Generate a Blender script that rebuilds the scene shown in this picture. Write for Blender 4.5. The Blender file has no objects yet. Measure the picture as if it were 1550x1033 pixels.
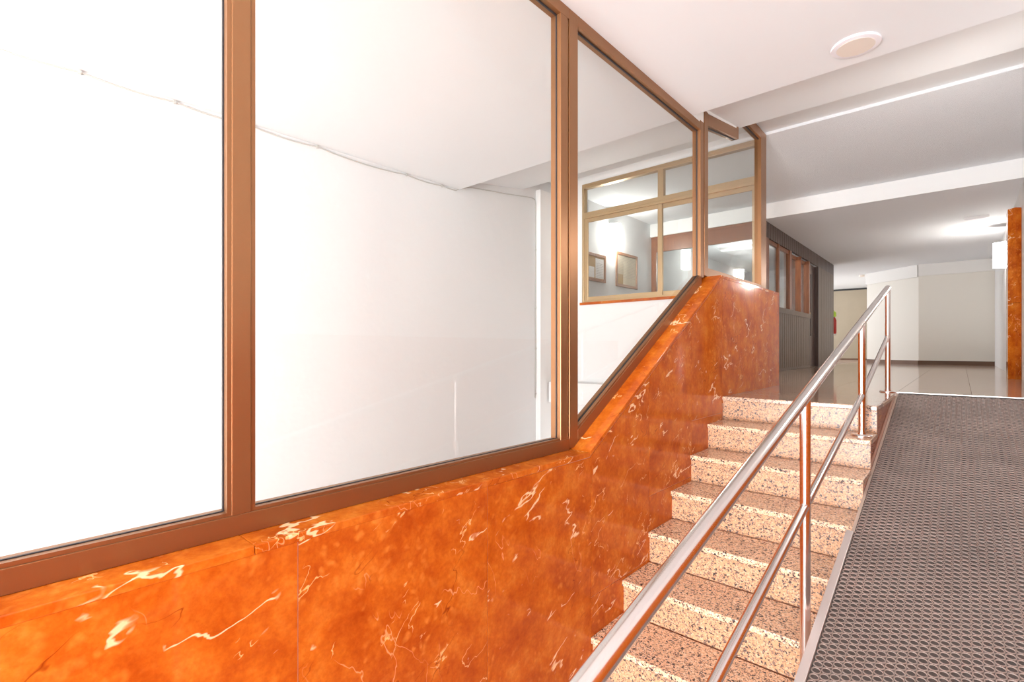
import bpy, bmesh, math, random
from mathutils import Vector, Matrix
random.seed(7)
S = bpy.context.scene
C = S.collection
H = 1.533                       # camera height above the lower floor; z below is written relative to the camera

# ------------------------------------------------------------------ camera
FPX, TH = 753.976, math.radians(42.0468)
cam_d = bpy.data.cameras.new('camera')
cam_d.sensor_width = 36.0
cam_d.lens = FPX / 1550 * 36.0
cam_d.shift_y = 11.5 / 1550
cam_d.clip_start = 0.02
cam = bpy.data.objects.new('camera', cam_d)
cam.location = (0, 0, H)
cam.rotation_euler = (math.radians(90), 0, TH)
C.objects.link(cam)
S.camera = cam

# ------------------------------------------------------------------ world, daylight, exposure
W = bpy.data.worlds.new('world'); S.world = W
W.use_nodes = True
bg = W.node_tree.nodes['Background']
bg.inputs[0].default_value = (0.93, 0.96, 1.0, 1)
bg.inputs[1].default_value = 3.0
S.view_settings.view_transform = 'Standard'
S.view_settings.look = 'None'
S.view_settings.gamma = 1.0
S.view_settings.use_curve_mapping = False
S.view_settings.exposure = 0.60

def area(name, loc, rot, sx, sy, power, col=(1, 1, 1)):
    d = bpy.data.lights.new(name, 'AREA'); d.shape = 'RECTANGLE'
    d.size = sx; d.size_y = sy; d.energy = power; d.color = col
    o = bpy.data.objects.new(name, d); C.objects.link(o)
    o.location = (loc[0], loc[1], loc[2] + H); o.rotation_euler = rot
    return o
def point(name, loc, power, col=(1, .9, .75), r=.05):
    d = bpy.data.lights.new(name, 'POINT'); d.energy = power; d.color = col; d.shadow_soft_size = r
    o = bpy.data.objects.new(name, d); C.objects.link(o)
    o.location = (loc[0], loc[1], loc[2] + H)
    return o
# daylight through the glazed street entrance behind the camera (it spans both the stair hall and the glazed room)
area('daylight_entrance', (-.42, -4.9, .55), (math.radians(95), 0, 0), 1.8, 2.0, 130, (.94, .975, 1))
# sunlit pavement seen through the lower half of the same entrance
area('pavement_bounce', (-.42, -4.9, -1.05), (math.radians(122), 0, 0), 1.8, .9, 350, (.945, .975, 1))
area('daylight_side_room', (-2.7, -4.9, -.3), (math.radians(104), 0, 0), 2.2, 2.4, 26, (.94, .975, 1))

# ------------------------------------------------------------------ materials
def nt(name):
    m = bpy.data.materials.new(name); m.use_nodes = True
    return m, m.node_tree.nodes, m.node_tree.links, m.node_tree.nodes['Principled BSDF']
def plain(name, col, rough=.5, metal=0., bump=0., bscale=60., coat=0., var=0.):
    m, N, L, b = nt(name)
    b.inputs['Base Color'].default_value = (*col, 1)
    b.inputs['Roughness'].default_value = rough
    b.inputs['Metallic'].default_value = metal
    b.inputs['Coat Weight'].default_value = coat
    tc = N.new('ShaderNodeTexCoord')
    if bump:
        n = N.new('ShaderNodeTexNoise'); n.inputs['Scale'].default_value = bscale; n.inputs['Detail'].default_value = 5
        L.new(tc.outputs['Object'], n.inputs['Vector'])
        bp = N.new('ShaderNodeBump'); bp.inputs['Strength'].default_value = bump; bp.inputs['Distance'].default_value = .01
        L.new(n.outputs['Fac'], bp.inputs['Height']); L.new(bp.outputs['Normal'], b.inputs['Normal'])
    if var:
        n2 = N.new('ShaderNodeTexNoise'); n2.inputs['Scale'].default_value = 3.0; n2.inputs['Detail'].default_value = 6
        L.new(tc.outputs['Object'], n2.inputs['Vector'])
        mx = N.new('ShaderNodeMix'); mx.data_type = 'RGBA'
        mx.inputs['A'].default_value = (*[c * (1 - var) for c in col], 1); mx.inputs['B'].default_value = (*[min(1, c * (1 + var)) for c in col], 1)
        L.new(n2.outputs['Fac'], mx.inputs['Factor']); L.new(mx.outputs['Result'], b.inputs['Base Color'])
    return m
def ramp(N, stops, interp='LINEAR'):
    r = N.new('ShaderNodeValToRGB'); e = r.color_ramp; e.interpolation = interp
    while len(e.elements) > 1: e.elements.remove(e.elements[-1])
    e.elements[0].position = stops[0][0]; e.elements[0].color = (*stops[0][1], 1)
    for p, c in stops[1:]:
        x = e.elements.new(p); x.color = (*c, 1)
    return r
def coords(N, L, scale=(1, 1, 1), rand=7.0):
    """object coordinates shifted by the object's own random number, so every slab has its own figure"""
    tc = N.new('ShaderNodeTexCoord'); oi = N.new('ShaderNodeObjectInfo')
    mu = N.new('ShaderNodeMath'); mu.operation = 'MULTIPLY'; mu.inputs[1].default_value = rand
    L.new(oi.outputs['Random'], mu.inputs[0])
    ad = N.new('ShaderNodeVectorMath'); ad.operation = 'ADD'
    L.new(tc.outputs['Object'], ad.inputs[0]); L.new(mu.outputs[0], ad.inputs[1])
    mp = N.new('ShaderNodeMapping'); mp.inputs['Scale'].default_value = scale
    L.new(ad.outputs[0], mp.inputs['Vector'])
    return mp.outputs['Vector']

def marble_mat(name):
    m, N, L, b = nt(name)
    v = coords(N, L)
    def noise(scale, detail=6, rough=.6, dist=0., vec=v):
        n = N.new('ShaderNodeTexNoise'); n.inputs['Scale'].default_value = scale; n.inputs['Detail'].default_value = detail
        n.inputs['Roughness'].default_value = rough; n.inputs['Distortion'].default_value = dist
        L.new(vec, n.inputs['Vector']); return n
    def math_(op, a_, b_):
        k = N.new('ShaderNodeMath'); k.operation = op
        for i, q in enumerate((a_, b_)):
            if isinstance(q, (int, float)): k.inputs[i].default_value = q
            else: L.new(q, k.inputs[i])
        return k.outputs[0]
    def mixc(fac, a_, colr):
        mx = N.new('ShaderNodeMix'); mx.data_type = 'RGBA'; mx.inputs['B'].default_value = (*colr, 1)
        L.new(fac, mx.inputs['Factor']); L.new(a_, mx.inputs['A']); return mx.outputs['Result']
    cloud = noise(8.0, 8, .66, .1)
    base = ramp(N, [(.28, (.36, .055, .004)), (.42, (.50, .098, .007)), (.54, (.61, .148, .012)), (.72, (.74, .245, .030))])
    L.new(cloud.outputs['Fac'], base.inputs['Fac'])
    col = base.outputs['Color']
    # rounded paler fossil blots, gathered in drifts
    vo = N.new('ShaderNodeTexVoronoi'); vo.inputs['Scale'].default_value = 30; vo.feature = 'SMOOTH_F1'
    dn = noise(14, 3, .5)
    ad = N.new('ShaderNodeVectorMath'); ad.operation = 'MULTIPLY_ADD'; ad.inputs[1].default_value = (.06, .06, .06)
    L.new(dn.outputs['Color'], ad.inputs[0]); L.new(v, ad.inputs[2]); L.new(ad.outputs[0], vo.inputs['Vector'])
    blot = ramp(N, [(.14, (1, 1, 1)), (.36, (0, 0, 0))]); L.new(vo.outputs['Distance'], blot.inputs['Fac'])
    dr_ = noise(3.4, 3, .5); drr = ramp(N, [(.46, (0, 0, 0)), (.64, (1, 1, 1))]); L.new(dr_.outputs['Fac'], drr.inputs['Fac'])
    col = mixc(math_('MULTIPLY', math_('MULTIPLY', blot.outputs['Color'], drr.outputs['Color']), .62), col, (.80, .27, .04))
    # fine grain
    fg = noise(70, 3, .6); fr = ramp(N, [(.35, (1, 1, 1)), (.62, (0, 0, 0))]); L.new(fg.outputs['Fac'], fr.inputs['Fac'])
    col = mixc(math_('MULTIPLY', fr.outputs['Color'], .22), col, (.30, .030, .002))
    # cream calcite veins: thin level lines of a stretched noise, broken into short runs
    def vein(rot, scl, scale, width, lo, hi, colr, mscale, strength=1.0):
        nonlocal col
        r1 = N.new('ShaderNodeMapping'); r1.inputs['Rotation'].default_value = rot; L.new(v, r1.inputs['Vector'])
        r2 = N.new('ShaderNodeMapping'); r2.inputs['Scale'].default_value = scl; L.new(r1.outputs[0], r2.inputs['Vector'])
        n = noise(scale, 4.5, .56, 0., r2.outputs['Vector'])
        a_ = math_('ABSOLUTE', math_('SUBTRACT', n.outputs['Fac'], .5), 0)
        wn = noise(mscale * 3, 2, .5)
        wd = math_('MULTIPLY', wn.outputs['Fac'], width * 2)
        r = math_('MAXIMUM', math_('SUBTRACT', 1.0, math_('DIVIDE', a_, wd)), 0.0)
        k = noise(mscale, 3, .6); kr = ramp(N, [(lo, (0, 0, 0)), (hi, (1, 1, 1))]); L.new(k.outputs['Fac'], kr.inputs['Fac'])
        f_ = math_('MINIMUM', math_('MULTIPLY', math_('MULTIPLY', r, kr.outputs['Color']), 1.8 * strength), 1.0)
        col = mixc(f_, col, colr)
    vein((math.radians(-24), 0, 0), (1, .5, 1.5), 2.6, .008, .535, .585, (.95, .66, .38), 4.2)
    vein((math.radians(-38), 0, 0), (1, .7, 1.5), 4.6, .0065, .555, .605, (.92, .52, .20), 5.5, .8)
    vein((math.radians(70), 0, 0), (1, .5, 1.4), 2.4, .0028, .54, .62, (.86, .36, .14), 2.6, .6)
    vein((math.radians(-30), 0, 0), (1, .5, 1.3), 2.2, .0028, .52, .60, (.22, .022, .002), 2.6, .5)
    L.new(col, b.inputs['Base Color'])
    b.inputs['Roughness'].default_value = .085
    b.inputs['Specular IOR Level'].default_value = .2
    return m

def granite_mat(name, polished, pink=(.72, .40, .25), rough=.35):
    m, N, L, b = nt(name)
    v = coords(N, L)
    dn = N.new('ShaderNodeTexNoise'); dn.inputs['Scale'].default_value = 60; L.new(v, dn.inputs['Vector'])
    ad = N.new('ShaderNodeVectorMath'); ad.operation = 'MULTIPLY_ADD'; ad.inputs[1].default_value = (.012, .012, .012)
    L.new(dn.outputs['Color'], ad.inputs[0]); L.new(v, ad.inputs[2])
    vo = N.new('ShaderNodeTexVoronoi'); vo.inputs['Scale'].default_value = 185; L.new(ad.outputs[0], vo.inputs['Vector'])
    sep = N.new('ShaderNodeSeparateColor'); L.new(vo.outputs['Color'], sep.inputs[0])
    c = pink
    r = ramp(N, [(0, (.085, .06, .055)), (.09, (.24, .15, .12)), (.23, tuple(x * .72 for x in c)), (.34, c), (.66, tuple(min(1, x * 1.1) for x in c)), (.86, tuple(min(1, x * k_) for x, k_ in zip(c, (1.12, 1.36, 1.6))))], 'CONSTANT')
    L.new(sep.outputs[0], r.inputs['Fac'])
    vo2 = N.new('ShaderNodeTexVoronoi'); vo2.inputs['Scale'].default_value = 105; L.new(ad.outputs[0], vo2.inputs['Vector'])
    sep2 = N.new('ShaderNodeSeparateColor'); L.new(vo2.outputs['Color'], sep2.inputs[0])
    k = ramp(N, [(0, (1, 1, 1)), (.045, (0, 0, 0))], 'CONSTANT'); L.new(sep2.outputs[1], k.inputs['Fac'])
    mx = N.new('ShaderNodeMix'); mx.data_type = 'RGBA'; mx.inputs['B'].default_value = (.06, .045, .045, 1)
    L.new(k.outputs['Color'], mx.inputs['Factor']); L.new(r.outputs['Color'], mx.inputs['A'])
    L.new(mx.outputs['Result'], b.inputs['Base Color'])
    b.inputs['Roughness'].default_value = .1 if polished else rough
    return m

def wood_mat(name, dark, light, rough=.4, sc=(14, 14, 1.2)):
    m, N, L, b = nt(name)
    v = coords(N, L, sc)
    n = N.new('ShaderNodeTexNoise'); n.inputs['Scale'].default_value = 3; n.inputs['Detail'].default_value = 6; n.inputs['Distortion'].default_value = .6
    L.new(v, n.inputs['Vector'])
    r = ramp(N, [(.3, dark), (.7, light)]); L.new(n.outputs['Fac'], r.inputs['Fac'])
    L.new(r.outputs['Color'], b.inputs['Base Color'])
    b.inputs['Roughness'].default_value = rough
    return m

def glass_mat(name, refl=.9, tint=(.97, .985, .98), rough=0.0):
    m = bpy.data.materials.new(name); m.use_nodes = True
    N, L = m.node_tree.nodes, m.node_tree.links
    N.clear()
    out = N.new('ShaderNodeOutputMaterial'); mix = N.new('ShaderNodeMixShader')
    t = N.new('ShaderNodeBsdfTransparent'); t.inputs[0].default_value = (*tint, 1)
    g = N.new('ShaderNodeBsdfGlossy'); g.inputs['Roughness'].default_value = rough
    f = N.new('ShaderNodeLayerWeight'); f.inputs['Blend'].default_value = .5
    pw = N.new('ShaderNodeMath'); pw.operation = 'POWER'; pw.inputs[1].default_value = 5.0
    k = N.new('ShaderNodeMath'); k.operation = 'MULTIPLY_ADD'; k.inputs[1].default_value = .8 * refl; k.inputs[2].default_value = .022 * refl
    L.new(f.outputs['Facing'], pw.inputs[0]); L.new(pw.outputs[0], k.inputs[0]); L.new(k.outputs[0], mix.inputs[0]); L.new(t.outputs[0], mix.inputs[1]); L.new(g.outputs[0], mix.inputs[2])
    L.new(mix.outputs[0], out.inputs[0])
    return m

def metal_mat(name, col, rough, metal=1.0, aniso=.0):
    m, N, L, b = nt(name)
    b.inputs['Base Color'].default_value = (*col, 1); b.inputs['Metallic'].default_value = metal
    b.inputs['Roughness'].default_value = rough
    tc = N.new('ShaderNodeTexCoord'); mp = N.new('ShaderNodeMapping'); mp.inputs['Scale'].default_value = (300, 300, 6)
    n = N.new('ShaderNodeTexNoise'); n.inputs['Scale'].default_value = 3; n.inputs['Detail'].default_value = 3
    L.new(tc.outputs['Object'], mp.inputs[0]); L.new(mp.outputs[0], n.inputs['Vector'])
    mr = N.new('ShaderNodeMapRange'); mr.inputs['To Min'].default_value = rough * .8; mr.inputs['To Max'].default_value = rough * 1.3
    L.new(n.outputs['Fac'], mr.inputs['Value']); L.new(mr.outputs[0], b.inputs['Roughness'])
    return m

def emit_mat(name, col, strength, base=(1, 1, 1)):
    m, N, L, b = nt(name)
    b.inputs['Base Color'].default_value = (*base, 1)
    b.inputs['Emission Color'].default_value = (*col, 1); b.inputs['Emission Strength'].default_value = strength
    b.inputs['Roughness'].default_value = .3
    return m

M = {}
M['white'] = plain('white_paint', (.86, .85, .84), .65, bump=.10, bscale=14)
M['plaster'] = plain('uneven_white_plaster', (.75, .755, .76), .6, bump=.35, bscale=9)
M['ceiling'] = plain('white_ceiling_paint', (.79, .805, .82), .7, bump=.05, bscale=8)
M['stipple'] = plain('stippled_ceiling_paint', (.87, .89, .92), .8, bump=.9, bscale=120)
M['hallpaint'] = plain('cream_hall_paint', (.74, .70, .63), .6, bump=.05, bscale=30)
M['trimcream'] = plain('off_white_trim_paint', (.76, .735, .70), .6)
M['marble'] = marble_mat('red_orange_marble')
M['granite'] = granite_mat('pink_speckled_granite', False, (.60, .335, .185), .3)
M['granite_lit_top'] = granite_mat('pink_granite_lit_top', False, (.78, .50, .32), .16)  # same stone as the risers, base lightened to paint in light from above
M['floorstone'] = granite_mat('polished_floor_granite', True, (.60, .40, .27))
M['joint'] = plain('pale_joint', (.80, .42, .27), .7)
M['jointdark'] = plain('floor_joint', (.25, .17, .12), .7)
M['concrete'] = plain('lower_floor', (.58, .46, .38), .4, bump=.1, bscale=40)
M['bronze'] = metal_mat('bronze_anodised_aluminium', (.31, .148, .064), .33, .65)
M['gold'] = metal_mat('champagne_anodised_aluminium', (.56, .39, .21), .34, .6)
M['rubberseal'] = plain('black_glazing_seal', (.03, .03, .035), .5)
M['glass'] = glass_mat('clear_glass')
M['boothglass'] = glass_mat('booth_glass', 1.4, (.90, .92, .92))
M['steel'] = metal_mat('satin_stainless_steel', (.86, .81, .79), .2, 1.0)
M['alu'] = metal_mat('aluminium_edge_trim', (.72, .68, .66), .4, .6)
M['rubber'] = plain('worn_black_rubber', (.075, .060, .054), .55, bump=.2, bscale=90, var=.35)
M['rubber_rim'] = plain('dusty_rubber_rim', (.30, .235, .205), .5, var=.4)
M['wood'] = wood_mat('dark_brown_wood', (.055, .030, .022), (.105, .060, .045), .38)
M['woodred'] = wood_mat('reddish_varnished_wood', (.20, .065, .025), (.34, .125, .05), .3)
M['woodgrey'] = wood_mat('brown_grey_panelling', (.115, .073, .046), (.20, .132, .088), .42)
M['frameoak'] = wood_mat('picture_frame_wood', (.28, .12, .06), (.42, .21, .11), .4)
M['paper'] = plain('document_paper', (.90, .88, .86), .8)
M['paper_old'] = plain('yellowed_document_paper', (.72, .64, .50), .8, var=.12)
M['mount'] = plain('tan_mount_board', (.55, .38, .20), .8)
M['print'] = plain('grey_print', (.42, .37, .34), .8)
M['brass'] = metal_mat('brass', (.75, .52, .2), .25)
M['lampglass'] = emit_mat('lit_opal_glass', (1, .955, .90), 34.0)
M['lampglass_fill'] = emit_mat('fill_lamp_opal_glass', (1, .955, .90), 30.0)  # glow of the added fill lamp over the ramp head
M['lampglass_strong'] = emit_mat('brightly_lit_opal_glass', (1, .955, .90), 38.0)
M['lens'] = plain('opal_lamp_lens', (.80, .72, .64), .45)
M['trimwhite'] = plain('white_lamp_rim', (.88, .86, .90), .35)
M['plastic'] = plain('white_plastic', (.86, .84, .82), .4)
M['cable'] = plain('painted_white_cable', (.52, .51, .48), .5)
M['baseboard'] = plain('brown_marble_skirting', (.13, .065, .035), .6, var=.5)
M['shutter'] = plain('beige_metal_panel', (.34, .28, .20), .45, var=.06)
M['black'] = plain('black_gap_trim', (.02, .02, .02), .5)
M['extred'] = plain('extinguisher_red', (.5, .03, .02), .3)
M['limegreen'] = plain('lime_green_plastic', (.55, .80, .06), .4)

# ------------------------------------------------------------------ mesh helpers (z relative to the camera)
WL = {}
class MB:
    def __init__(s): s.v = []; s.f = []
    def add(s, v, f):
        n = len(s.v); s.v += [tuple(p) for p in v]; s.f += [tuple(i + n for i in q) for q in f]; return s
    def box(s, x0, x1, y0, y1, z0, z1):
        if x0 > x1: x0, x1 = x1, x0
        if y0 > y1: y0, y1 = y1, y0
        if z0 > z1: z0, z1 = z1, z0
        v = [(x, y, z) for z in (z0, z1) for y in (y0, y1) for x in (x0, x1)]
        return s.add(v, [(0, 2, 3, 1), (4, 5, 7, 6), (0, 1, 5, 4), (2, 6, 7, 3), (0, 4, 6, 2), (1, 3, 7, 5)])
    def prism(s, poly, a0, a1, axis='x'):
        """poly in the two other axes, extruded along axis"""
        n = len(poly)
        def p(u, w, a): return {'x': (a, u, w), 'y': (u, a, w), 'z': (u, w, a)}[axis]
        v = [p(u, w, a0) for u, w in poly] + [p(u, w, a1) for u, w in poly]
        f = [tuple(range(n)), tuple(range(2 * n - 1, n - 1, -1))]
        f += [(i, i + n, (i + 1) % n + n, (i + 1) % n) for i in range(n)]
        return s.add(v, f)
    def tube(s, path, r, n=14, caps=True):
        path = [Vector(p) for p in path]; v = []; f = []
        up = None
        for i, p in enumerate(path):
            d = (path[min(i + 1, len(path) - 1)] - path[max(i - 1, 0)]).normalized()
            if up is None:
                up = Vector((0, 0, 1)) if abs(d.z) < .9 else Vector((1, 0, 0))
            a = d.cross(up).normalized(); b = a.cross(d).normalized(); up = b
            v += [p + a * r * math.cos(2 * math.pi * k / n) + b * r * math.sin(2 * math.pi * k / n) for k in range(n)]
        for i in range(len(path) - 1):
            f += [(i * n + k, i * n + (k + 1) % n, (i + 1) * n + (k + 1) % n, (i + 1) * n + k) for k in range(n)]
        if caps:
            f += [tuple(range(n))[::-1], tuple(range((len(path) - 1) * n, len(path) * n))]
        return s.add(v, f)
    def lathe(s, prof, c, n=28):
        """prof = (r, z) pairs, around a vertical axis through c"""
        v = []; f = []
        for r, z in prof:
            v += [(c[0] + r * math.cos(2 * math.pi * k / n), c[1] + r * math.sin(2 * math.pi * k / n), c[2] + z) for k in range(n)]
        for i in range(len(prof) - 1):
            f += [(i * n + k, i * n + (k + 1) % n, (i + 1) * n + (k + 1) % n, (i + 1) * n + k) for k in range(n)]
        f += [tuple(range(n))[::-1], tuple(range((len(prof) - 1) * n, len(prof) * n))]
        return s.add(v, f)
    def build(s, name, mat, parent=None, bevel=0., smooth=False, seg=2):
        xs, ys, zs = zip(*s.v)
        org = Vector(((min(xs) + max(xs)) / 2, (min(ys) + max(ys)) / 2, min(zs)))
        me = bpy.data.meshes.new(name)
        me.from_pydata([Vector(p) - org for p in s.v], [], s.f); me.validate(); me.update()
        bm = bmesh.new(); bm.from_mesh(me); bmesh.ops.recalc_face_normals(bm, faces=bm.faces); bm.to_mesh(me); bm.free()
        me.materials.append(M[mat])
        o = bpy.data.objects.new(name, me); C.objects.link(o)
        w = org + Vector((0, 0, H))
        if parent is not None:
            o.parent = parent; o.location = w - WL[parent.name]
        else: o.location = w
        WL[o.name] = w
        if smooth:
            for p in me.polygons: p.use_smooth = True
            me.set_sharp_from_angle(angle=math.radians(40))
        if bevel:
            md = o.modifiers.new('bevel', 'BEVEL'); md.width = bevel; md.segments = seg; md.limit_method = 'ANGLE'
        return o
def box(name, mat, parent, x0, x1, y0, y1, z0, z1, bevel=0.):
    return MB().box(x0, x1, y0, y1, z0, z1).build(name, mat, parent, bevel)
def prism(name, mat, parent, poly, a0, a1, axis='x', bevel=0.):
    return MB().prism(poly, a0, a1, axis).build(name, mat, parent, bevel)
def tag(o, label=None, cat=None, group=None, kind=None):
    if label: o['label'] = label
    if cat: o['category'] = cat
    if group: o['group'] = group
    if kind: o['kind'] = kind
    return o
def empty(name, loc, **k):
    o = bpy.data.objects.new(name, None); C.objects.link(o); o.empty_display_size = .1
    o.location = (loc[0], loc[1], loc[2] + H); WL[o.name] = Vector(o.location)
    return tag(o, **k)
def struct(name, label, cat, loc=None, obj=None):
    o = obj or empty(name, loc)
    return tag(o, label, cat, kind='structure')
def add_child_copy(src_mesh, name, parent, loc, rot=(0, 0, 0)):
    o = bpy.data.objects.new(name, src_mesh); C.objects.link(o); o.parent = parent
    o.location = Vector((loc[0], loc[1], loc[2] + H)) - WL[parent.name]; o.rotation_euler = rot
    return o

# ------------------------------------------------------------------ key levels
FL = -1.533                       # lower floor
LD = -.35                         # landing
RIS, GO = .169, .2903
NOSE0 = 3.7375
XW = -1.30                        # marble face of the parapet
XR = -.383                        # right edge of the stair
WR = .51                          # right wall
WL_X = -3.85                      # white wall
C1, C2, C3, C4 = 1.64, 2.095, 2.068, 1.853   # ceiling levels
E1, E2, E3, E4 = 3.45, 4.446, 5.23, 7.72     # where they change
YW = 5.10                         # wall with the champagne window
YB = 7.75                         # front of the porter's booth
YEND = 14.2

# ------------------------------------------------------------------ structure: floors
o = box('floor', 'concrete', None, WL_X, WR, -5.0, 4.9, FL - .1, FL)
struct('floor', 'reddish lower floor at the foot of the granite stairs', 'floor', obj=o)

fl = box('floor_landing', 'jointdark', None, WL_X - .02, WR + .02, NOSE0 + .05, 18.6, LD - .12, LD - .004)
struct('', 'polished beige granite landing floor beyond the top step', 'floor', obj=fl)
# cut of the landing over the ramp is avoided by keeping the slab behind the ramp head
bm = bmesh.new(); bm.from_mesh(fl.data)
bm.free()
fl.data.clear_geometry()
mb = MB()
mb.prism([(-1.5, NOSE0 + .03), (XR - .02, NOSE0 + .03), (XR - .02, 5.03), (WR + .02, 5.03), (WR + .02, 18.6), (-5.0, 18.6), (-5.0, YW + .02), (-1.5, YW + .02)], LD - .12, LD - .004, 'z')
org = WL[fl.name] - Vector((0, 0, H))
fl.data.from_pydata([Vector(p) - org for p in mb.v], [], mb.f); fl.data.update()
bm = bmesh.new(); bm.from_mesh(fl.data); bmesh.ops.recalc_face_normals(bm, faces=bm.faces); bm.to_mesh(fl.data); bm.free()
# polished tiles on the landing
T = .60
tile_cache = {}
def tile_mesh(w, d):
    key = (round(w, 3), round(d, 3))
    if key not in tile_cache:
        m_ = MB().box(-w / 2, w / 2, -d / 2, d / 2, 0, .012)
        me = bpy.data.meshes.new('floor_tile'); me.from_pydata(m_.v, [], m_.f); me.update(); me.materials.append(M['floorstone'])
        tile_cache[key] = me
    return tile_cache[key]
def tile(x0, x1, y0, y1):
    g = .0012
    add_child_copy(tile_mesh(x1 - x0 - 2 * g, y1 - y0 - 2 * g), 'floor_tile', fl, ((x0 + x1) / 2, (y0 + y1) / 2, LD - .012))
xe = [-2.1 + .02, -1.74, -1.3, -.84, XR, .06, WR]
y = NOSE0 + .33
ys = [y]
while ys[-1] < 14.9: ys.append(ys[-1] + T)
for j in range(len(ys) - 1):
    y0, y1 = ys[j], ys[j + 1]
    for i in range(len(xe) - 1):
        x0, x1 = xe[i], xe[i + 1]
        a, b_ = y0, y1
        if x1 <= -1.29 and y0 < 5.28:
            if y1 < 5.3: continue
            a = 5.28
        if x0 >= XR - .01:
            if y1 <= 5.06: continue
            a = max(a, 5.045)
        if b_ - a < .03: continue
        tile(x0, x1, a, b_)

# ------------------------------------------------------------------ ceilings
o = box('ceiling_entrance', 'ceiling', None, WL_X - .1, WR + .1, -5.0, E1, C1, C1 + .5)
struct('', 'low smooth white ceiling with round recessed lamp near the entrance', 'ceiling', obj=o)
o = prism('ceiling_soffit', 'ceiling', None, [(E1, 1.74), (E2, 1.88), (E2, 2.2), (E1, 2.2)], WL_X - .1, WR + .1, 'x')
struct('', 'sloping white soffit just beyond the low ceiling edge', 'ceiling', obj=o)
o = box('ceiling_upper', 'ceiling', None, WL_X - .1, WR + .1, E2, E3, C2, C2 + .1)
struct('', 'narrow raised strip of smooth white ceiling above the top step', 'ceiling', obj=o)
o = box('ceiling_landing', 'stipple', None, WL_X - .1, WR + .1, E3, E4, C3, C3 + .12)
struct('', 'stippled white ceiling over the landing', 'ceiling', obj=o)
o = box('ceiling_hall', 'stipple', None, -5.0, WR + .1, E4, 18.7, C4, C4 + .4)
struct('', 'grey white stippled hall ceiling behind the bright beam', 'ceiling', obj=o)
o = box('trim_beam', 'white', None, WL_X - .02, WR + .06, E4 - .012, E4, C4, C3 - .001)
struct('', 'bright white beam face crossing above the landing', 'beam', obj=o)

# ------------------------------------------------------------------ walls
o = box('wall_left', 'plaster', None, WL_X - .12, WL_X, -5.0, YB + 5.3, FL, 2.2)
struct('', 'uneven white plaster wall behind the large glass panes', 'wall', obj=o)
wr = box('wall_right', 'white', None, WR, WR + .12, -5.0, YEND + .1, FL, 2.2)
struct('', 'right hall wall with marble facing', 'wall', obj=wr)
# marble facing of the right wall along the ramp
yy = -5.0
k = 0
while yy < 5.2:
    box('marble_panel', 'marble', wr, WR - .02, WR, yy + .0015, yy + .72 - .0015, FL, .1)
    yy += .72
# marble pilaster
pl = empty('wall_pilaster', (.49, 8.9, LD)); struct('', 'red veined marble pilaster on the right hall wall beside the lit wall lamp', 'pilaster', obj=pl)
for z0, z1 in ((LD, .52), (.523, 1.61)):
    prism('marble_slab', 'marble', pl, [(.400, 8.12), (.4556, 8.05), (.5095, 8.10), (.5095, 8.55), (.400, 8.40)], z0, z1, 'z', .002)

# back wall, straight part and slanted part
o = box('wall_back', 'hallpaint', None, -.70, WR + .1, YEND, YEND + .12, LD, C4)
struct('', 'pale cream wall closing the far end of the hall', 'wall', obj=o)
sl = [(-.70, YEND), (-1.74, YEND + .9), (-1.70, 18.4), (-1.5, 18.4), (-1.5, YEND + .95), (-.70, YEND + .15)]
o = prism('wall_back_slanted', 'hallpaint', None, sl, LD, C4, 'z')
struct('', 'slanted cream wall left of the far hall wall', 'wall', obj=o)
def off(p, q, d):
    v = Vector((q[0] - p[0], q[1] - p[1])); n = Vector((v.y, -v.x)).normalized() * d
    return n
p, q = Vector((-.70, YEND)), Vector((-1.74, YEND + .9))
nn = Vector((q.y - p.y, -(q.x - p.x))).normalized()
if nn.y > 0: nn = -nn
quad = lambda d: [tuple(p), tuple(q), tuple(q + nn * d), tuple(p + nn * d)]
o = prism('trim_soffit_slanted', 'trimcream', None, quad(.04), 1.585, C4, 'z'); struct('', 'white boxed trim under the ceiling on the slanted wall', 'trim', obj=o)
o = box('trim_soffit', 'trimcream', None, -.70, WR, YEND - .04, YEND, 1.60, C4); struct('', 'white boxed trim under the ceiling on the far hall wall', 'trim', obj=o)
o = prism('baseboard_slanted', 'baseboard', None, quad(.015), LD, LD + .085, 'z'); struct('', 'brown marble skirting along the slanted wall', 'baseboard', obj=o)
o = box('baseboard_back', 'baseboard', None, -.70, WR, YEND - .015, YEND, LD, LD + .085); struct('', 'brown marble skirting along the far hall wall', 'baseboard', obj=o)
# far passage end: beige metal panel with dark gaps
o = box('wall_passage', 'hallpaint', None, -5.0, -1.5, 18.4, 18.5, LD, C4); struct('', 'end wall of the far passage', 'wall', obj=o)
dr = empty('door_1', (-2.7, 18.38, LD)); struct('', 'wide beige metal door at the end of the far passage', 'door', obj=dr)
box('door_leaf', 'shutter', dr, -4.2, -1.98, 18.35, 18.39, LD + .05, C4 - .06)
box('top_gap', 'black', dr, -4.2, -1.98, 18.36, 18.40, C4 - .06, C4 - .01)
box('threshold', 'baseboard', dr, -4.2, -1.98, 18.345, 18.40, LD, LD + .05)
box('side_gap', 'black', dr, -1.98, -1.93, 18.33, 18.40, LD, C4 - .01)

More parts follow.
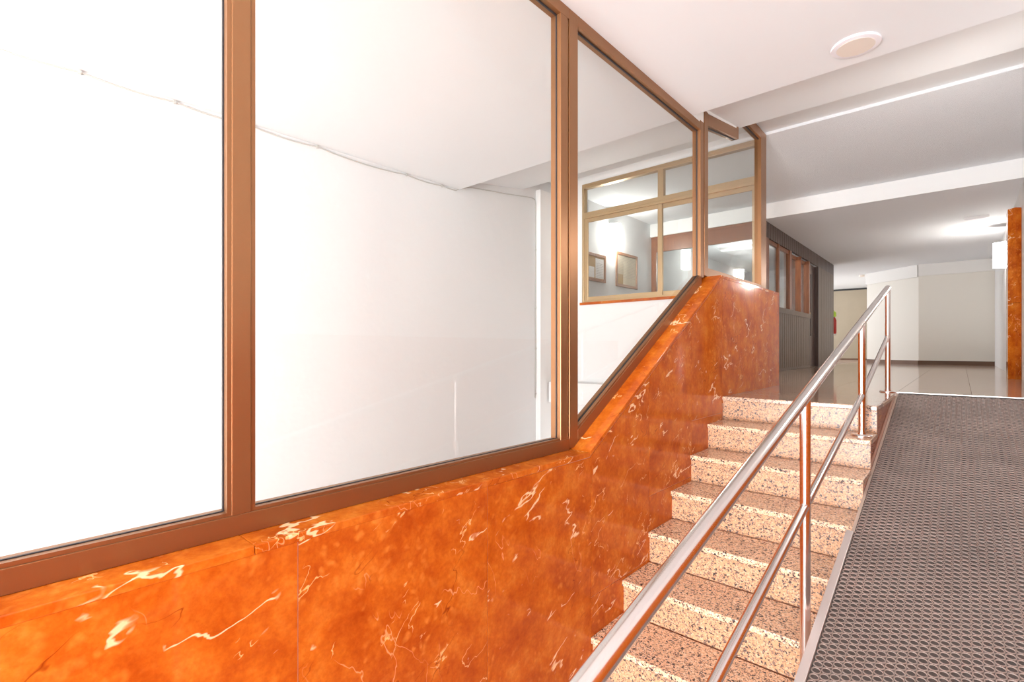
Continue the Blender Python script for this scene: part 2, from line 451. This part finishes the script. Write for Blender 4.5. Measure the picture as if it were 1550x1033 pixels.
# wall under and around the champagne window
x0w, x1w, zb, zt = -3.44, -1.42, .56, 2.0
ww = empty('wall_window', (-2.6, YW, FL)); struct('', 'white wall carrying the champagne aluminium window', 'wall', obj=ww)
box('lower_wall', 'white', ww, WL_X, -1.46, YW, YW + .12, FL, zb - .03)
box('left_wall', 'white', ww, WL_X, x0w, YW, YW + .12, zb - .03, C2)
box('upper_wall', 'white', ww, x0w, -1.42, YW, YW + .12, zt, C2)
box('corner_pilaster', 'white', ww, WL_X, WL_X + .075, 4.70, YW, FL, 1.925)
lg = box('wall_ledge', 'white', None, -3.76, -1.52, 4.84, YW, -.655, -.405, .004)
struct('', 'white boxed ledge low on the wall under the champagne window', 'ledge', obj=lg)

# ------------------------------------------------------------------ glazed room's window (champagne)
w2 = empty('window_2', (-2.43, YW, zb)); struct('', 'champagne aluminium window with top lights and sliding sashes', 'window', obj=w2)
f = .028
box('sill', 'marble', w2, x0w - .03, x1w, YW - .018, YW + .12, zb - .03, zb)
box('frame_jamb', 'gold', w2, x0w, x0w + f, YW - .01, YW + .06, zb, zt, .003)
box('frame_jamb', 'gold', w2, x1w - .03, x1w, YW - .01, YW + .06, zb, zt, .003)
hd = box('frame_head', 'gold', w2, x0w + f, x1w - .03, YW - .01, YW + .06, zt - .055, zt, .003)
box('head_bead', 'gold', hd, x0w + f, x1w - .03, YW - .018, YW - .01, zt - .03, zt - .022)
box('frame_bottom', 'gold', w2, x0w + f, x1w - .03, YW - .01, YW + .06, zb, zb + .022, .003)
tr = box('transom', 'gold', w2, x0w + f, x1w - .03, YW - .016, YW + .06, 1.575, 1.65, .003)
box('transom_bead', 'gold', tr, x0w + f, x1w - .03, YW - .022, YW - .016, 1.60, 1.606)
box('mullion', 'gold', w2, -2.455, -2.39, YW - .01, YW + .05, 1.65, zt - .055, .003)
for a, b_ in ((x0w + f, -2.455), (-2.39, x1w - .03)):
    box('pane', 'glass', w2, a, b_, YW + .02, YW + .024, 1.65, zt - .055)
for a, b_, yo in ((x0w + f, -2.41, 0.0), (-2.465, x1w - .03, .024)):
    sh = empty('sliding_sash', ((a + b_) / 2, YW + yo, zb)); sh.parent = w2; sh.location = Vector(sh.location) - WL[w2.name]
    ya, yb = YW - .002 + yo, YW + .02 + yo
    box('stile', 'gold', sh, a, a + .052, ya, yb, zb + .022, 1.575, .003)
    box('stile', 'gold', sh, b_ - .05, b_, ya, yb, zb + .022, 1.575, .003)
    box('rail', 'gold', sh, a + .052, b_ - .05, ya, yb, zb + .022, zb + .065, .003)
    box('rail', 'gold', sh, a + .052, b_ - .05, ya, yb, 1.53, 1.575, .003)
    box('pane', 'glass', sh, a + .052, b_ - .05, ya + .009, ya + .013, zb + .065, 1.53)

# ------------------------------------------------------------------ marble parapet below the big glazing
SL = (.537 + .486) / (3.72 - 1.99)
def captop(y): return -.488 if y < 1.99 else (min(-.488 + (y - 1.99) * SL, .537))
wp = empty('wall_parapet', (-1.4, 1.7, FL)); struct('', 'parapet wall faced with polished orange red marble panels', 'wall', obj=wp)
CT = .022
prism('core', 'joint', wp, [(-2.0, FL), (5.25, FL), (5.25, .537 - CT), (3.73, .537 - CT), (1.995, -.488 - CT), (-2.0, -.488 - CT)], -1.50, XW - .0025, 'x')
g = .0018
def panel(y0, y1, zb0, zt0=None, zb1=None):
    poly = [(y0 + g, zb0), (y1 - g, zb0 if zb1 is None else zb1)]
    if zt0 is None:
        for yy in sorted({y0 + g, y1 - g, *[b for b in (1.99, 3.72) if y0 < b < y1]}, reverse=True):
            poly.append((yy, captop(yy) - CT * (1.0 if (yy < 1.99 or yy > 3.72) else 1.16) - .0015))
    else:
        poly += [(y1 - g, zt0), (y0 + g, zt0)]
    prism('marble_panel', 'marble', wp, poly, XW - .022, XW, 'x')
panel(-2.0, -.82, FL); panel(-.82, -.11, FL); panel(-.11, .598, FL); panel(.598, 1.307, FL); panel(1.307, 2.002, FL)
jA, jB, jC = -1.18, -.83, -.47
for y0, y1, j in ((2.002, 2.593, jA), (2.593, 3.184, jB), (3.184, 3.738, jC)):
    panel(y0, y1, j + g); panel(y0, y1, FL, j - g)
panel(3.738, 4.506, LD - .05); panel(4.506, 5.275, LD - .05)
box('end_panel', 'marble', wp, -1.50, XW - .0235, 5.252, 5.275, LD - .02, .537 - CT - .001)
# coping stones on top
def coping(pts):
    up = pts; lo = [(y_, z_ - CT * 1.08) for y_, z_ in reversed(pts)]
    prism('coping_stone', 'marble', wp, up + lo, -1.50, XW + .001, 'x', .0025)
for a, b_ in ((-2.0, -.9), (-.8993, .49), (.4907, 1.60)):
    coping([(a, -.488), (b_, -.488)])
coping([(1.6007, -.488), (1.989, -.488)])
coping([(1.991, -.487), (3.719, .537)])
coping([(3.721, .537), (5.276, .537)])

# ------------------------------------------------------------------ big bronze glazing (window_1)
w1 = empty('window_1', (-1.43, 1.6, -.488)); struct('', 'large bronze framed fixed glazing above the orange marble parapet', 'window', obj=w1)
XF, XB, XG = -1.40, -1.46, -1.428
HD = C1
def vert(y0, y1, z0, z1, name='mullion'):
    o_ = box(name, 'bronze', w1, XB, XF, y0, y1, z0, z1, .0025); return o_
# bottom rails
def rail(y0, y1, name='bottom_rail'):
    s0, s1 = captop(y0), captop(y1)
    k = 1.0 if s1 - s0 < .05 else 1.16
    r_ = prism(name, 'bronze', w1, [(y0, s0 + .0005), (y1, s1 + .0005), (y1, s1 + .054 * k), (y0, s0 + .054 * k)], XB, XF, 'x', .0015)
    prism('glazing_bead', 'bronze', r_, [(y0, s0 + .0545 * k), (y1, s1 + .0545 * k), (y1, s1 + .064 * k), (y0, s0 + .064 * k)], XG + .006, XF - .003, 'x')
    prism('seal', 'rubberseal', r_, [(y0, s0 + .0545 * k), (y1, s1 + .0545 * k), (y1, s1 + .066 * k), (y0, s0 + .066 * k)], XG - .001, XG + .005, 'x')
    prism('inner_bead', 'bronze', r_, [(y0, s0 + .0545 * k), (y1, s1 + .0545 * k), (y1, s1 + .062 * k), (y0, s0 + .062 * k)], XB, XG - .008, 'x')
    return r_
def top(y0, y1, z0, z1, h=.055):
    r_ = prism('top_rail', 'bronze', w1, [(y0, z0 - h), (y1, z1 - h), (y1, z1 - .0005), (y0, z0 - .0005)], XB, XF, 'x', .0015)
    prism('seal', 'rubberseal', r_, [(y0, z0 - h - .008), (y1, z1 - h - .008), (y1, z1 - h), (y0, z0 - h)], XG - .001, XG + .005, 'x')
    return r_
def sideseal(parent, y0, z0, z1):
    box('seal', 'rubberseal', parent, XG - .001, XG + .005, y0 - .004, y0, z0, z1)
rail(-2.0, 1.965); rail(2.037, 3.612); 
# first mullion with beads at both sides
m1 = vert(.471, .519, captop(0) + .054, HD - .055)
for a, b_ in ((.4605, .4705), (.5195, .530)):
    box('glazing_bead', 'bronze', m1, XG + .006, XF - .003, a, b_, captop(0) + .064, HD - .055)
sideseal(m1, .4605, captop(0) + .066, HD - .06)
m0 = vert(-1.05, -.98, captop(0) + .054, HD - .055)
# double mullions with a champagne cover strip between
m2 = vert(1.896, 1.952, captop(0) + .054, HD - .055); sideseal(m2, 1.896, captop(0) + .066, HD - .06)
m2b = vert(1.966, 2.037, captop(2.0) + .0, HD); box('cover_strip', 'gold', m2b, XB + .01, XF - .008, 1.9525, 1.9655, captop(0) + .054, HD - .055)
m3 = vert(3.588, 3.650, captop(3.588) + .06, 1.655); sideseal(m3, 3.588, captop(3.588) + .07, 1.62)
m3b = vert(3.664, 3.736, .537, 1.757); box('cover_strip', 'gold', m3b, XB + .01, XF - .008, 3.6505, 3.6635, .55, 1.72)
m4 = vert(5.06, 5.226, .537, 2.068, 'end_post')
top(-2.0, 1.965, HD, HD); top(2.037, 3.588, HD, HD)
# last bay: rail following the sloping soffit, short upright, upper rail
top(3.736, 4.385, 1.748, 1.856, .085)
vert(4.385, 4.42, 1.775, 1.99, 'upright')
top(4.42, 5.06, 2.072, 2.072, .085)
rail(3.736, 5.06)
# panes
def pane(poly): prism('pane', 'glass', w1, poly, XG - .006, XG - .002, 'x')
b0 = captop(0) + .060
pane([(-2.0, b0), (-1.05, b0), (-1.05, HD - .055), (-2.0, HD - .055)])
pane([(-.98, b0), (.462, b0), (.462, HD - .055), (-.98, HD - .055)])
pane([(.528, b0), (1.896, b0), (1.896, HD - .055), (.528, HD - .055)])
pane([(2.037, captop(2.037) + .07), (3.588, captop(3.588) + .07), (3.588, HD - .055), (2.037, HD - .055)])
pane([(3.736, .60), (5.06, .60), (5.06, 1.99), (4.42, 1.99), (4.40, 1.772), (3.736, 1.664)])
# plaster infill between top rails and soffit
o = prism('trim_infill', 'white', None, [(E1, HD + .001), (3.66, HD + .001), (3.66, 1.757), (3.74, 1.757), (4.38, 1.857), (4.38, 1.8705), (E1, 1.7395)], -1.455, -1.405, 'x')
struct('', 'small white plaster infill between the bronze frame and the sloping soffit', 'trim', obj=o)

# ------------------------------------------------------------------ stairs
st = empty('stairs', (-.84, 2.8, FL)); tag(st, 'granite staircase of seven steps rising beside the orange marble parapet', 'stairs', kind='structure')
prof = []
for i in range(7):
    yn = NOSE0 - GO * i; z = LD - RIS * i
    # tread slab with nosing, polished
    back = yn + GO + .012 if i else yn + .33
    t = box('tread', 'granite_lit_top' if i else 'floorstone', st, XW, XR + .004, yn, back, z - .03, z, .005)
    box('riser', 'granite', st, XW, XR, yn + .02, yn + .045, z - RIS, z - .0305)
# stepped red side cladding towards the ramp and core below
poly = [(NOSE0 + .33, FL), (1.75, FL)]
poly = []
for i in range(6, -1, -1):
    yn = NOSE0 - GO * i + .046; z = LD - RIS * i - .031
    poly += [(yn, z - RIS + .0), (yn, z)]
poly += [(5.03, LD - .031), (5.03, FL), (poly[0][0], FL)]
prism('core', 'joint', st, poly, XW, XR - .022, 'x')
prism('side_slab', 'marble', st, [(yy, zz) for yy, zz in poly], XR - .022, XR - .002, 'x')
box('edge_slab', 'granite_lit_top', st, -.84, XR + .004, NOSE0 + .3305, 5.03, LD - .03, LD - .0125)

# ------------------------------------------------------------------ ramp with ring mat
RS = .225
def rz(y_): return -.357 - RS * (5.03 - y_)
YR0 = 5.03 - (-.357 - FL) / RS
rp = prism('ramp', 'concrete', None, [(5.03, FL), (YR0, FL), (5.03, -.357)], XR - .001, WR - .021, 'x')
struct('', 'access ramp climbing beside the stairs under black rubber matting', 'ramp', obj=rp)
ed = prism('trim_ramp_edge', 'alu', None, [(-.05, rz(-.05) - .03), (2.78, rz(2.78) - .03), (2.78, rz(2.78) + .016), (-.05, rz(-.05) + .016)], XR - .017, XR + .012, 'x', .002)
struct('', 'grey metal edge strip between stairs and rubber mat', 'trim', obj=ed)
hs = box('trim_ramp_head', 'alu', None, XR, WR - .021, 5.028, 5.046, LD - .02, LD + .002)
struct('', 'thin pale metal strip where the ramp meets the landing', 'trim', obj=hs)
mt = empty('rubber_mat', (.06, 2.6, rz(2.6)), label='dark rubber ring mat covering the ramp beside the handrail', cat='mat')
mx0, mx1 = XR + .013, WR - .022
my0, my1 = .0, 5.026
prism('mat_base', 'rubber', mt, [(my0, rz(my0)), (my1, rz(my1)), (my1, rz(my1) + .004), (my0, rz(my0) + .004)], mx0, mx1, 'x')
ang = math.atan(RS)
PX, PY = .0262, .0300
def ring_geo(n=12, ro=.0148, ri=.0112, h=.0035):
    v = []; f = []
    for r_, z_ in ((ro, 0), (ro - .0006, h), (ri + .0006, h), (ri, 0)):
        v += [(r_ * math.cos(2 * math.pi * (k_ + .5) / n), r_ * math.sin(2 * math.pi * (k_ + .5) / n), z_) for k_ in range(n)]
    for a in range(3):
        f += [(a * n + k_, a * n + (k_ + 1) % n, (a + 1) * n + (k_ + 1) % n, (a + 1) * n + k_) for k_ in range(n)]
    return v, f
rv, rf = ring_geo()
rme = bpy.data.meshes.new('mat_ring'); rme.from_pydata(rv, [], rf); rme.update(); rme.materials.append(M['rubber_rim'])
ca, sa = math.cos(ang), math.sin(ang)
Fv = Vector((-math.sin(TH), math.cos(TH), 0)); Rv = Vector((math.cos(TH), math.sin(TH), 0))
def project(p):
    w = p.dot(Fv)
    return (775 + FPX * p.dot(Rv) / w, 528 - FPX * p.z / w, w) if w > .05 else (-1, -1, 99)
spots = []
nx = int((mx1 - mx0 - .03) / PX)
ny = int((my1 - .9) / ca / PY) - 1
for i in range(nx + 1):
    for j in range(ny):
        x = mx0 + .016 + i * PX; s = (j + (.5 if i % 2 else 0)) * PY
        y_ = .92 + s * ca
        if y_ > my1 - .018: continue
        spots.append(Vector((x, y_, rz(y_) + .0041)))
vis = [(project(p)[2], k_) for k_, p in enumerate(spots) if 0 <= project(p)[0] <= 1550 and 0 <= project(p)[1] <= 1033]
single = {k_ for _, k_ in sorted(vis)[:300]}
rest = MB()
for k_, p in enumerate(spots):
    if k_ in single:
        add_child_copy(rme, 'mat_ring', mt, p, (ang, 0, 0))
    else:
        rest.add([(p.x + a, p.y + b_ * ca - c_ * sa, p.z + b_ * sa + c_ * ca) for a, b_, c_ in rv], rf)
o = rest.build('mat_rings', 'rubber_rim', mt); o['kind'] = 'stuff'

# ------------------------------------------------------------------ handrail
hr = empty('handrail', (-.44, 2.9, LD - .3), label='satin steel handrail with two bars and three posts between stairs and ramp', cat='handrail')
XH = -.44
R_ = .0215
topz = lambda y_: .489 + (y_ - 5.013) * .234
MB().tube([(XH, 5.018, topz(5.018)), (XH, .1, topz(.1))], R_, 24).build('top_bar', 'steel', hr, smooth=True)
posts = [(5.013, LD, .099), (3.60, LD - RIS, -.279), (2.15, LD - RIS * 5, -.597)]
for yp, zb_, zj in posts:
    MB().tube([(XH, yp, zb_ + .004), (XH, yp, topz(yp) - .012)], .0185, 20).build('post', 'steel', hr, smooth=True)
    if yp > 3: MB().lathe([(.055, 0), (.055, .005), (.05, .009), (.022, .011), (.0205, .02)], (XH, yp, zb_), 28).build('base_flange', 'steel', hr, smooth=True)
segs = [(posts[0], posts[1]), (posts[1], posts[2])]
for a, b_ in segs:
    MB().tube([(XH, a[0], a[2]), (XH, b_[0], b_[2])], .0155, 20).build('lower_bar', 'steel', hr, smooth=True)
MB().tube([(XH, 2.15, -.597), (XH, .35, -.597 - 1.8 * .2185)], .0155, 20).build('lower_bar', 'steel', hr, smooth=True)
MB().tube([(XH, .55, FL + .004), (XH, .55, topz(.55) - .012)], .0185, 20).build('post', 'steel', hr, smooth=True)

# ------------------------------------------------------------------ porter's booth of wood and glass
XS = -2.10
bs = empty('wall_booth_side', (XS, 10.4, LD)); struct('', 'dark wooden booth wall with windows along the hall', 'wall', obj=bs)
def boards(parent, name, mat, y0, y1, z0, z1, w=.13, x=XS, t=.02):
    m_ = MB(); yy = y0
    while yy < y1 - .01:
        e = min(yy + w, y1); m_.box(x - t, x, yy + .007, e - .007, z0, z1); yy = e
    m_.box(x - t - .01, x - t + .012, y0, y1, z0, z1)
    return m_.build(name, mat, parent)
boards(bs, 'header_boards', 'wood', 7.80, 12.98, 1.625, C4)
boards(bs, 'wainscot_boards', 'woodgrey', 7.80, 10.62, LD + .04, .56)
box('sill_rail', 'woodgrey', bs, XS - .10, XS + .008, 7.80, 10.66, .56, .645)
box('skirting', 'woodgrey', bs, XS - .03, XS + .006, 7.80, 10.62, LD, LD + .04)
boards(bs, 'end_boards', 'woodgrey', 11.46, 12.98, LD, 1.625, .11)
box('end_return', 'woodgrey', bs, -3.8, XS - .03, 12.95, 13.0, LD, C4)
for a, b_, dp in ((7.80, 7.985, .045), (8.50, 8.56, .045), (9.18, 9.313, .09), (9.93, 9.985, .09), (10.56, 10.66, .09)):
    box('window_post', 'woodred', bs, XS - dp, XS, a, b_, .645, 1.625, .003)
for a, b_, dp in ((7.985, 8.50, .035), (8.56, 9.18, .035), (9.313, 9.93, .08), (9.985, 10.56, .08)):
    box('sash_rail', 'woodred', bs, XS - dp - .02, XS - dp + .015, a, b_, 1.565, 1.625)
    box('pane', 'boothglass', bs, XS - dp, XS - dp + .005, a, b_, .645, 1.565)
box('reveal_jamb', 'wood', bs, XS - .12, XS, 11.38, 11.46, LD, 1.625)
box('reveal_jamb', 'wood', bs, XS - .12, XS, 10.62, 10.66, LD, .645)
d2 = empty('door_2', (XS - .08, 11.0, LD)); struct('', 'wooden booth door with a tall glass strip and brass knob', 'door', obj=d2)
box('stile', 'woodgrey', d2, XS - .10, XS - .065, 10.66, 10.74, LD + .01, 1.62)
box('stile', 'wood', d2, XS - .10, XS - .065, 11.08, 11.38, LD + .01, 1.62)
box('top_rail', 'woodgrey', d2, XS - .10, XS - .065, 10.74, 11.08, 1.44, 1.62)
box('bottom_panel', 'woodgrey', d2, XS - .10, XS - .065, 10.74, 11.08, LD + .01, .245)
box('pane', 'boothglass', d2, XS - .085, XS - .08, 10.74, 11.08, .245, 1.44)
kn = MB().tube([(XS - .065, 10.70, .655), (XS - .02, 10.70, .655)], .012, 12)
kn.tube([(XS - .035, 10.70, .655), (XS - .005, 10.70, .655)], .026, 14); kn.build('door_knob', 'brass', d2, smooth=True)
# booth front facing the champagne window
bf = empty('wall_booth_front', (-3.0, YB, LD)); struct('', 'reddish wooden booth front with glass under a wide header', 'wall', obj=bf)
hb = box('header_board', 'woodred', bf, WL_X, XS, YB, YB + .04, 1.60, C4)
box('cornice', 'woodred', bf, WL_X, XS, YB - .012, YB, C4 - .035, C4)
box('jamb', 'woodred', bf, WL_X, WL_X + .085, YB, YB + .04, LD, 1.60)
box('corner_post', 'woodred', bf, XS - .09, XS + .001, YB, YB + .049, LD, 1.60)
box('corner_edge', 'woodred', bf, XS - .012, XS + .002, YB - .001, YB + .049, LD, C4 - .04)
box('lower_panel', 'woodred', bf, WL_X + .085, XS - .09, YB, YB + .03, LD, .30)
box('pane', 'boothglass', bf, WL_X + .085, XS - .09, YB + .018, YB + .024, .30, 1.60)
# booth interior
bi = box('wall_booth_back', 'white', None, WL_X, XS - .13, 12.9, 12.94, LD, C4); struct('', 'white rear wall inside the booth', 'wall', obj=bi)
bl = empty('booth_ceiling_lamp', (-2.9, 9.4, C4), label='slim white strip lamp on the booth ceiling behind its glass', cat='lamp')
box('housing', 'plastic', bl, -3.3, -2.5, 9.36, 9.44, C4 - .045, C4)
M['striplamp'] = emit_mat('dim_strip_lamp', (1, .97, .92), 1.6)
box('diffuser', 'striplamp', bl, -3.28, -2.52, 9.372, 9.428, C4 - .06, C4 - .0455)
bp_ = point('booth_lamp_light', (0, 0, 0), 26, (1, .96, .92), .2); bp_.parent = bl; bp_.location = (0, 0, -.3)

# ------------------------------------------------------------------ wall lamps
def sconce(name, x, y_, z, side, label, dep, shade):
    """side = +1: fixed on a wall at x, standing out towards +x"""
    o_ = empty(name, (x, y_, z - .18), label=label, cat='wall lamp', group='opal glass wall lamps')
    n = 14; r = .10
    def half(rr, dd): return [(x + side * dd * math.sin(math.pi * k / n), y_ - rr * math.cos(math.pi * k / n)) for k in range(n + 1)]
    MB().box(x, x + side * .012, y_ - .045, y_ + .045, z - .10, z + .10).build('back_plate', 'plastic', o_)
    for za, zb_ in ((z + .004, z + .182), (z - .182, z - .004)):
        MB().prism(half(r, dep)[::-1], za, zb_, 'z').build('glass_shade', shade, o_, smooth=True)
    MB().prism(half(r + .004, dep + .004)[::-1], z + .183, z + .189, 'z').build('top_cap', 'plastic', o_)
    MB().box(x + side * .02, x + side * (dep + .006), y_ - .008, y_ + .008, z - .0035, z + .0035).build('clip', 'brass', o_)
    return o_
sconce('wall_lamp', WL_X, 6.50, 1.655, 1, 'lit opal glass wall lamp above the framed papers behind the window', .13, 'lampglass_strong')
sconce('wall_lamp', WR, 4.62, 1.15, -1, 'added unseen fill lamp on the right wall above the head of the ramp', .08, 'lampglass_fill')  # added lamp out of view, put in to brighten landing ceiling and soffit
sconce('wall_lamp', WR, 10.45, 1.40, -1, 'lit opal glass wall lamp beside the red marble pilaster in the hall', .155, 'lampglass')

# framed papers
def picture(y0, y1, z0, z1, label, kind):
    o_ = empty('framed_document', (WL_X, (y0 + y1) / 2, z0), label=label, cat='picture', group='framed papers')
    x = WL_X; b = .042
    for n_, a in (('frame_side', (y0, y0 + b, z0, z1)), ('frame_side', (y1 - b, y1, z0, z1)), ('frame_top', (y0 + b, y1 - b, z1 - b, z1)), ('frame_bottom', (y0 + b, y1 - b, z0, z0 + b))):
        box(n_, 'frameoak', o_, x, x + .018, *a, .002)
    yi0, yi1, zi0, zi1 = y0 + b, y1 - b, z0 + b, z1 - b
    if kind == 'white':
        box('mount_board', 'mount', o_, x, x + .008, yi0, yi1, zi0, zi1)
        p_ = box('paper_sheet', 'paper', o_, x + .008, x + .010, yi0 + .18, yi1 - .01, zi0 + .01, zi1 - .02)
        box('paper_sheet', 'paper', o_, x + .008, x + .010, yi0 + .01, yi0 + .15, zi0 + .01, zi0 + .16)
        rows, ya, yb_, za = 12, yi0 + .20, yi1 - .03, zi1 - .09
    else:
        p_ = box('paper_sheet', 'paper_old', o_, x, x + .008, yi0, yi1, zi0, zi1)
        box('tan_sheet', 'mount', o_, x + .008, x + .010, yi0, yi0 + .17, zi0, zi0 + .15)
        box('paper_sheet', 'paper_old', o_, x + .008, x + .011, yi0 + .175, yi0 + .33, zi0, zi0 + .36)
        rows, ya, yb_, za = 13, yi0 + .03, yi1 - .03, zi1 - .04
    m_ = MB(); rnd = random.Random(int(y0 * 100))
    for r_ in range(rows):
        z = za - r_ * .024; y_ = ya
        while y_ < yb_ - .03:
            l_ = rnd.uniform(.02, .07); m_.box(x + .0101, x + .0112, y_, min(y_ + l_, yb_), z - .0035, z); y_ += l_ + .012
    q_ = m_.build('text_lines', 'print', o_); q_['kind'] = 'stuff'
picture(5.80, 6.29, .95, 1.345, 'wood framed white notice partly hidden by the window stile', 'white')
picture(6.585, 7.245, .94, 1.465, 'wood framed yellowed papers right of the lit wall lamp', 'old')

# ------------------------------------------------------------------ small fittings
dl = empty('recessed_lamp', (-.423, 3.237, C1 - .01), label='round white recessed ceiling lamp above the stairs', cat='lamp')
MB().lathe([(.088, -.010), (.112, -.007), (.115, 0), (.112, .004), (.088, .004)], (-.423, 3.237, C1 - .004), 48).build('rim', 'trimwhite', dl, smooth=True)
MB().lathe([(.087, -.0115), (.0875, -.0105)], (-.423, 3.237, C1 - .004), 48).build('lens', 'lens', dl)
el = empty('emergency_light', (.16, 9.55, C4 - .04), label='small white emergency light on the hall ceiling', cat='lamp')
prism('housing', 'plastic', el, [(9.51, C4), (9.59, C4), (9.575, C4 - .028), (9.525, C4 - .028)], .03, .29, 'x', .004)
box('diffuser', 'trimwhite', el, .045, .275, 9.53, 9.57, C4 - .034, C4 - .0285)
sd = empty('smoke_detector', (-2.25, 15.5, C4), label='small round detector on the far passage ceiling', cat='detector')
MB().lathe([(.03, -.05), (.055, -.045), (.06, -.015), (.065, 0)], (-1.86, 15.2, C4), 20).build('body', 'lens', sd, smooth=True)

pc = empty('passage_lamp', (-3.1, 16.6, C4), label='round warm ceiling lamp in the far passage round the corner', cat='lamp')
MB().lathe([(.05, -.06), (.13, -.05), (.15, -.02), (.15, 0)], (-3.1, 16.6, C4), 24).build('shade', 'lampglass', pc, smooth=True)

# cable along the white wall with clips
cb = empty('wall_cable', (WL_X, 1.8, 1.6), label='thin white cable clipped along the top of the white plaster wall', cat='cable')
pts = []
clips = [-1.2, -.55, -.05, .471, .948, 1.43, 1.927, 2.794, 3.22, 3.44]
xc = WL_X + .006
for i in range(len(clips) - 1):
    a, b_ = clips[i], clips[i + 1]
    for k in range(6):
        t_ = k / 6; pts.append((xc, a + (b_ - a) * t_, 1.625 - .028 * (b_ - a) * 4 * t_ * (1 - t_)))
pts += [(xc, 3.47, 1.66), (xc, 3.60, 1.70), (xc, 3.9, 1.735), (xc, 4.15, 1.76), (xc, 4.45, 1.80), (xc, 4.62, 1.82), (xc, 4.682, 1.81), (xc, 4.69, 1.77), (xc, 4.692, 1.2), (xc, 4.688, .5), (xc, 4.69, 0), (xc, 4.684, -.55), (xc, 4.68, -.60)]
MB().tube(pts, .0055, 8).build('cable_run', 'cable', cb, smooth=True)
for yc in clips[3:-1]:
    box('clip', 'cable', cb, WL_X, WL_X + .016, yc - .008, yc + .008, 1.612, 1.634)
for zc in (1.2, .5, 0, -.55):
    box('clip', 'cable', cb, WL_X, WL_X + .014, 4.68, 4.70, zc - .006, zc + .006)

# fire extinguisher hung round the far corner of the booth
fx = empty('fire_extinguisher', (-2.135, 13.09, .30), label='red fire extinguisher with lime green top behind the booth corner', cat='extinguisher')
MB().lathe([(.06, 0), (.072, .015), (.072, .30), (.05, .36), (.025, .38)], (-2.135, 13.09, .33), 20).build('cylinder', 'extred', fx, smooth=True)
MB().lathe([(.03, 0), (.066, .01), (.066, .10), (.03, .14)], (-2.135, 13.09, .705), 20).build('head_cover', 'limegreen', fx, smooth=True)
MB().lathe([(.062, 0), (.062, .03)], (-2.135, 13.09, .30), 20).build('foot_ring', 'plastic', fx, smooth=True)
box('bracket', 'plastic', fx, -2.15, -2.11, 13.0, 13.03, .5, .6)
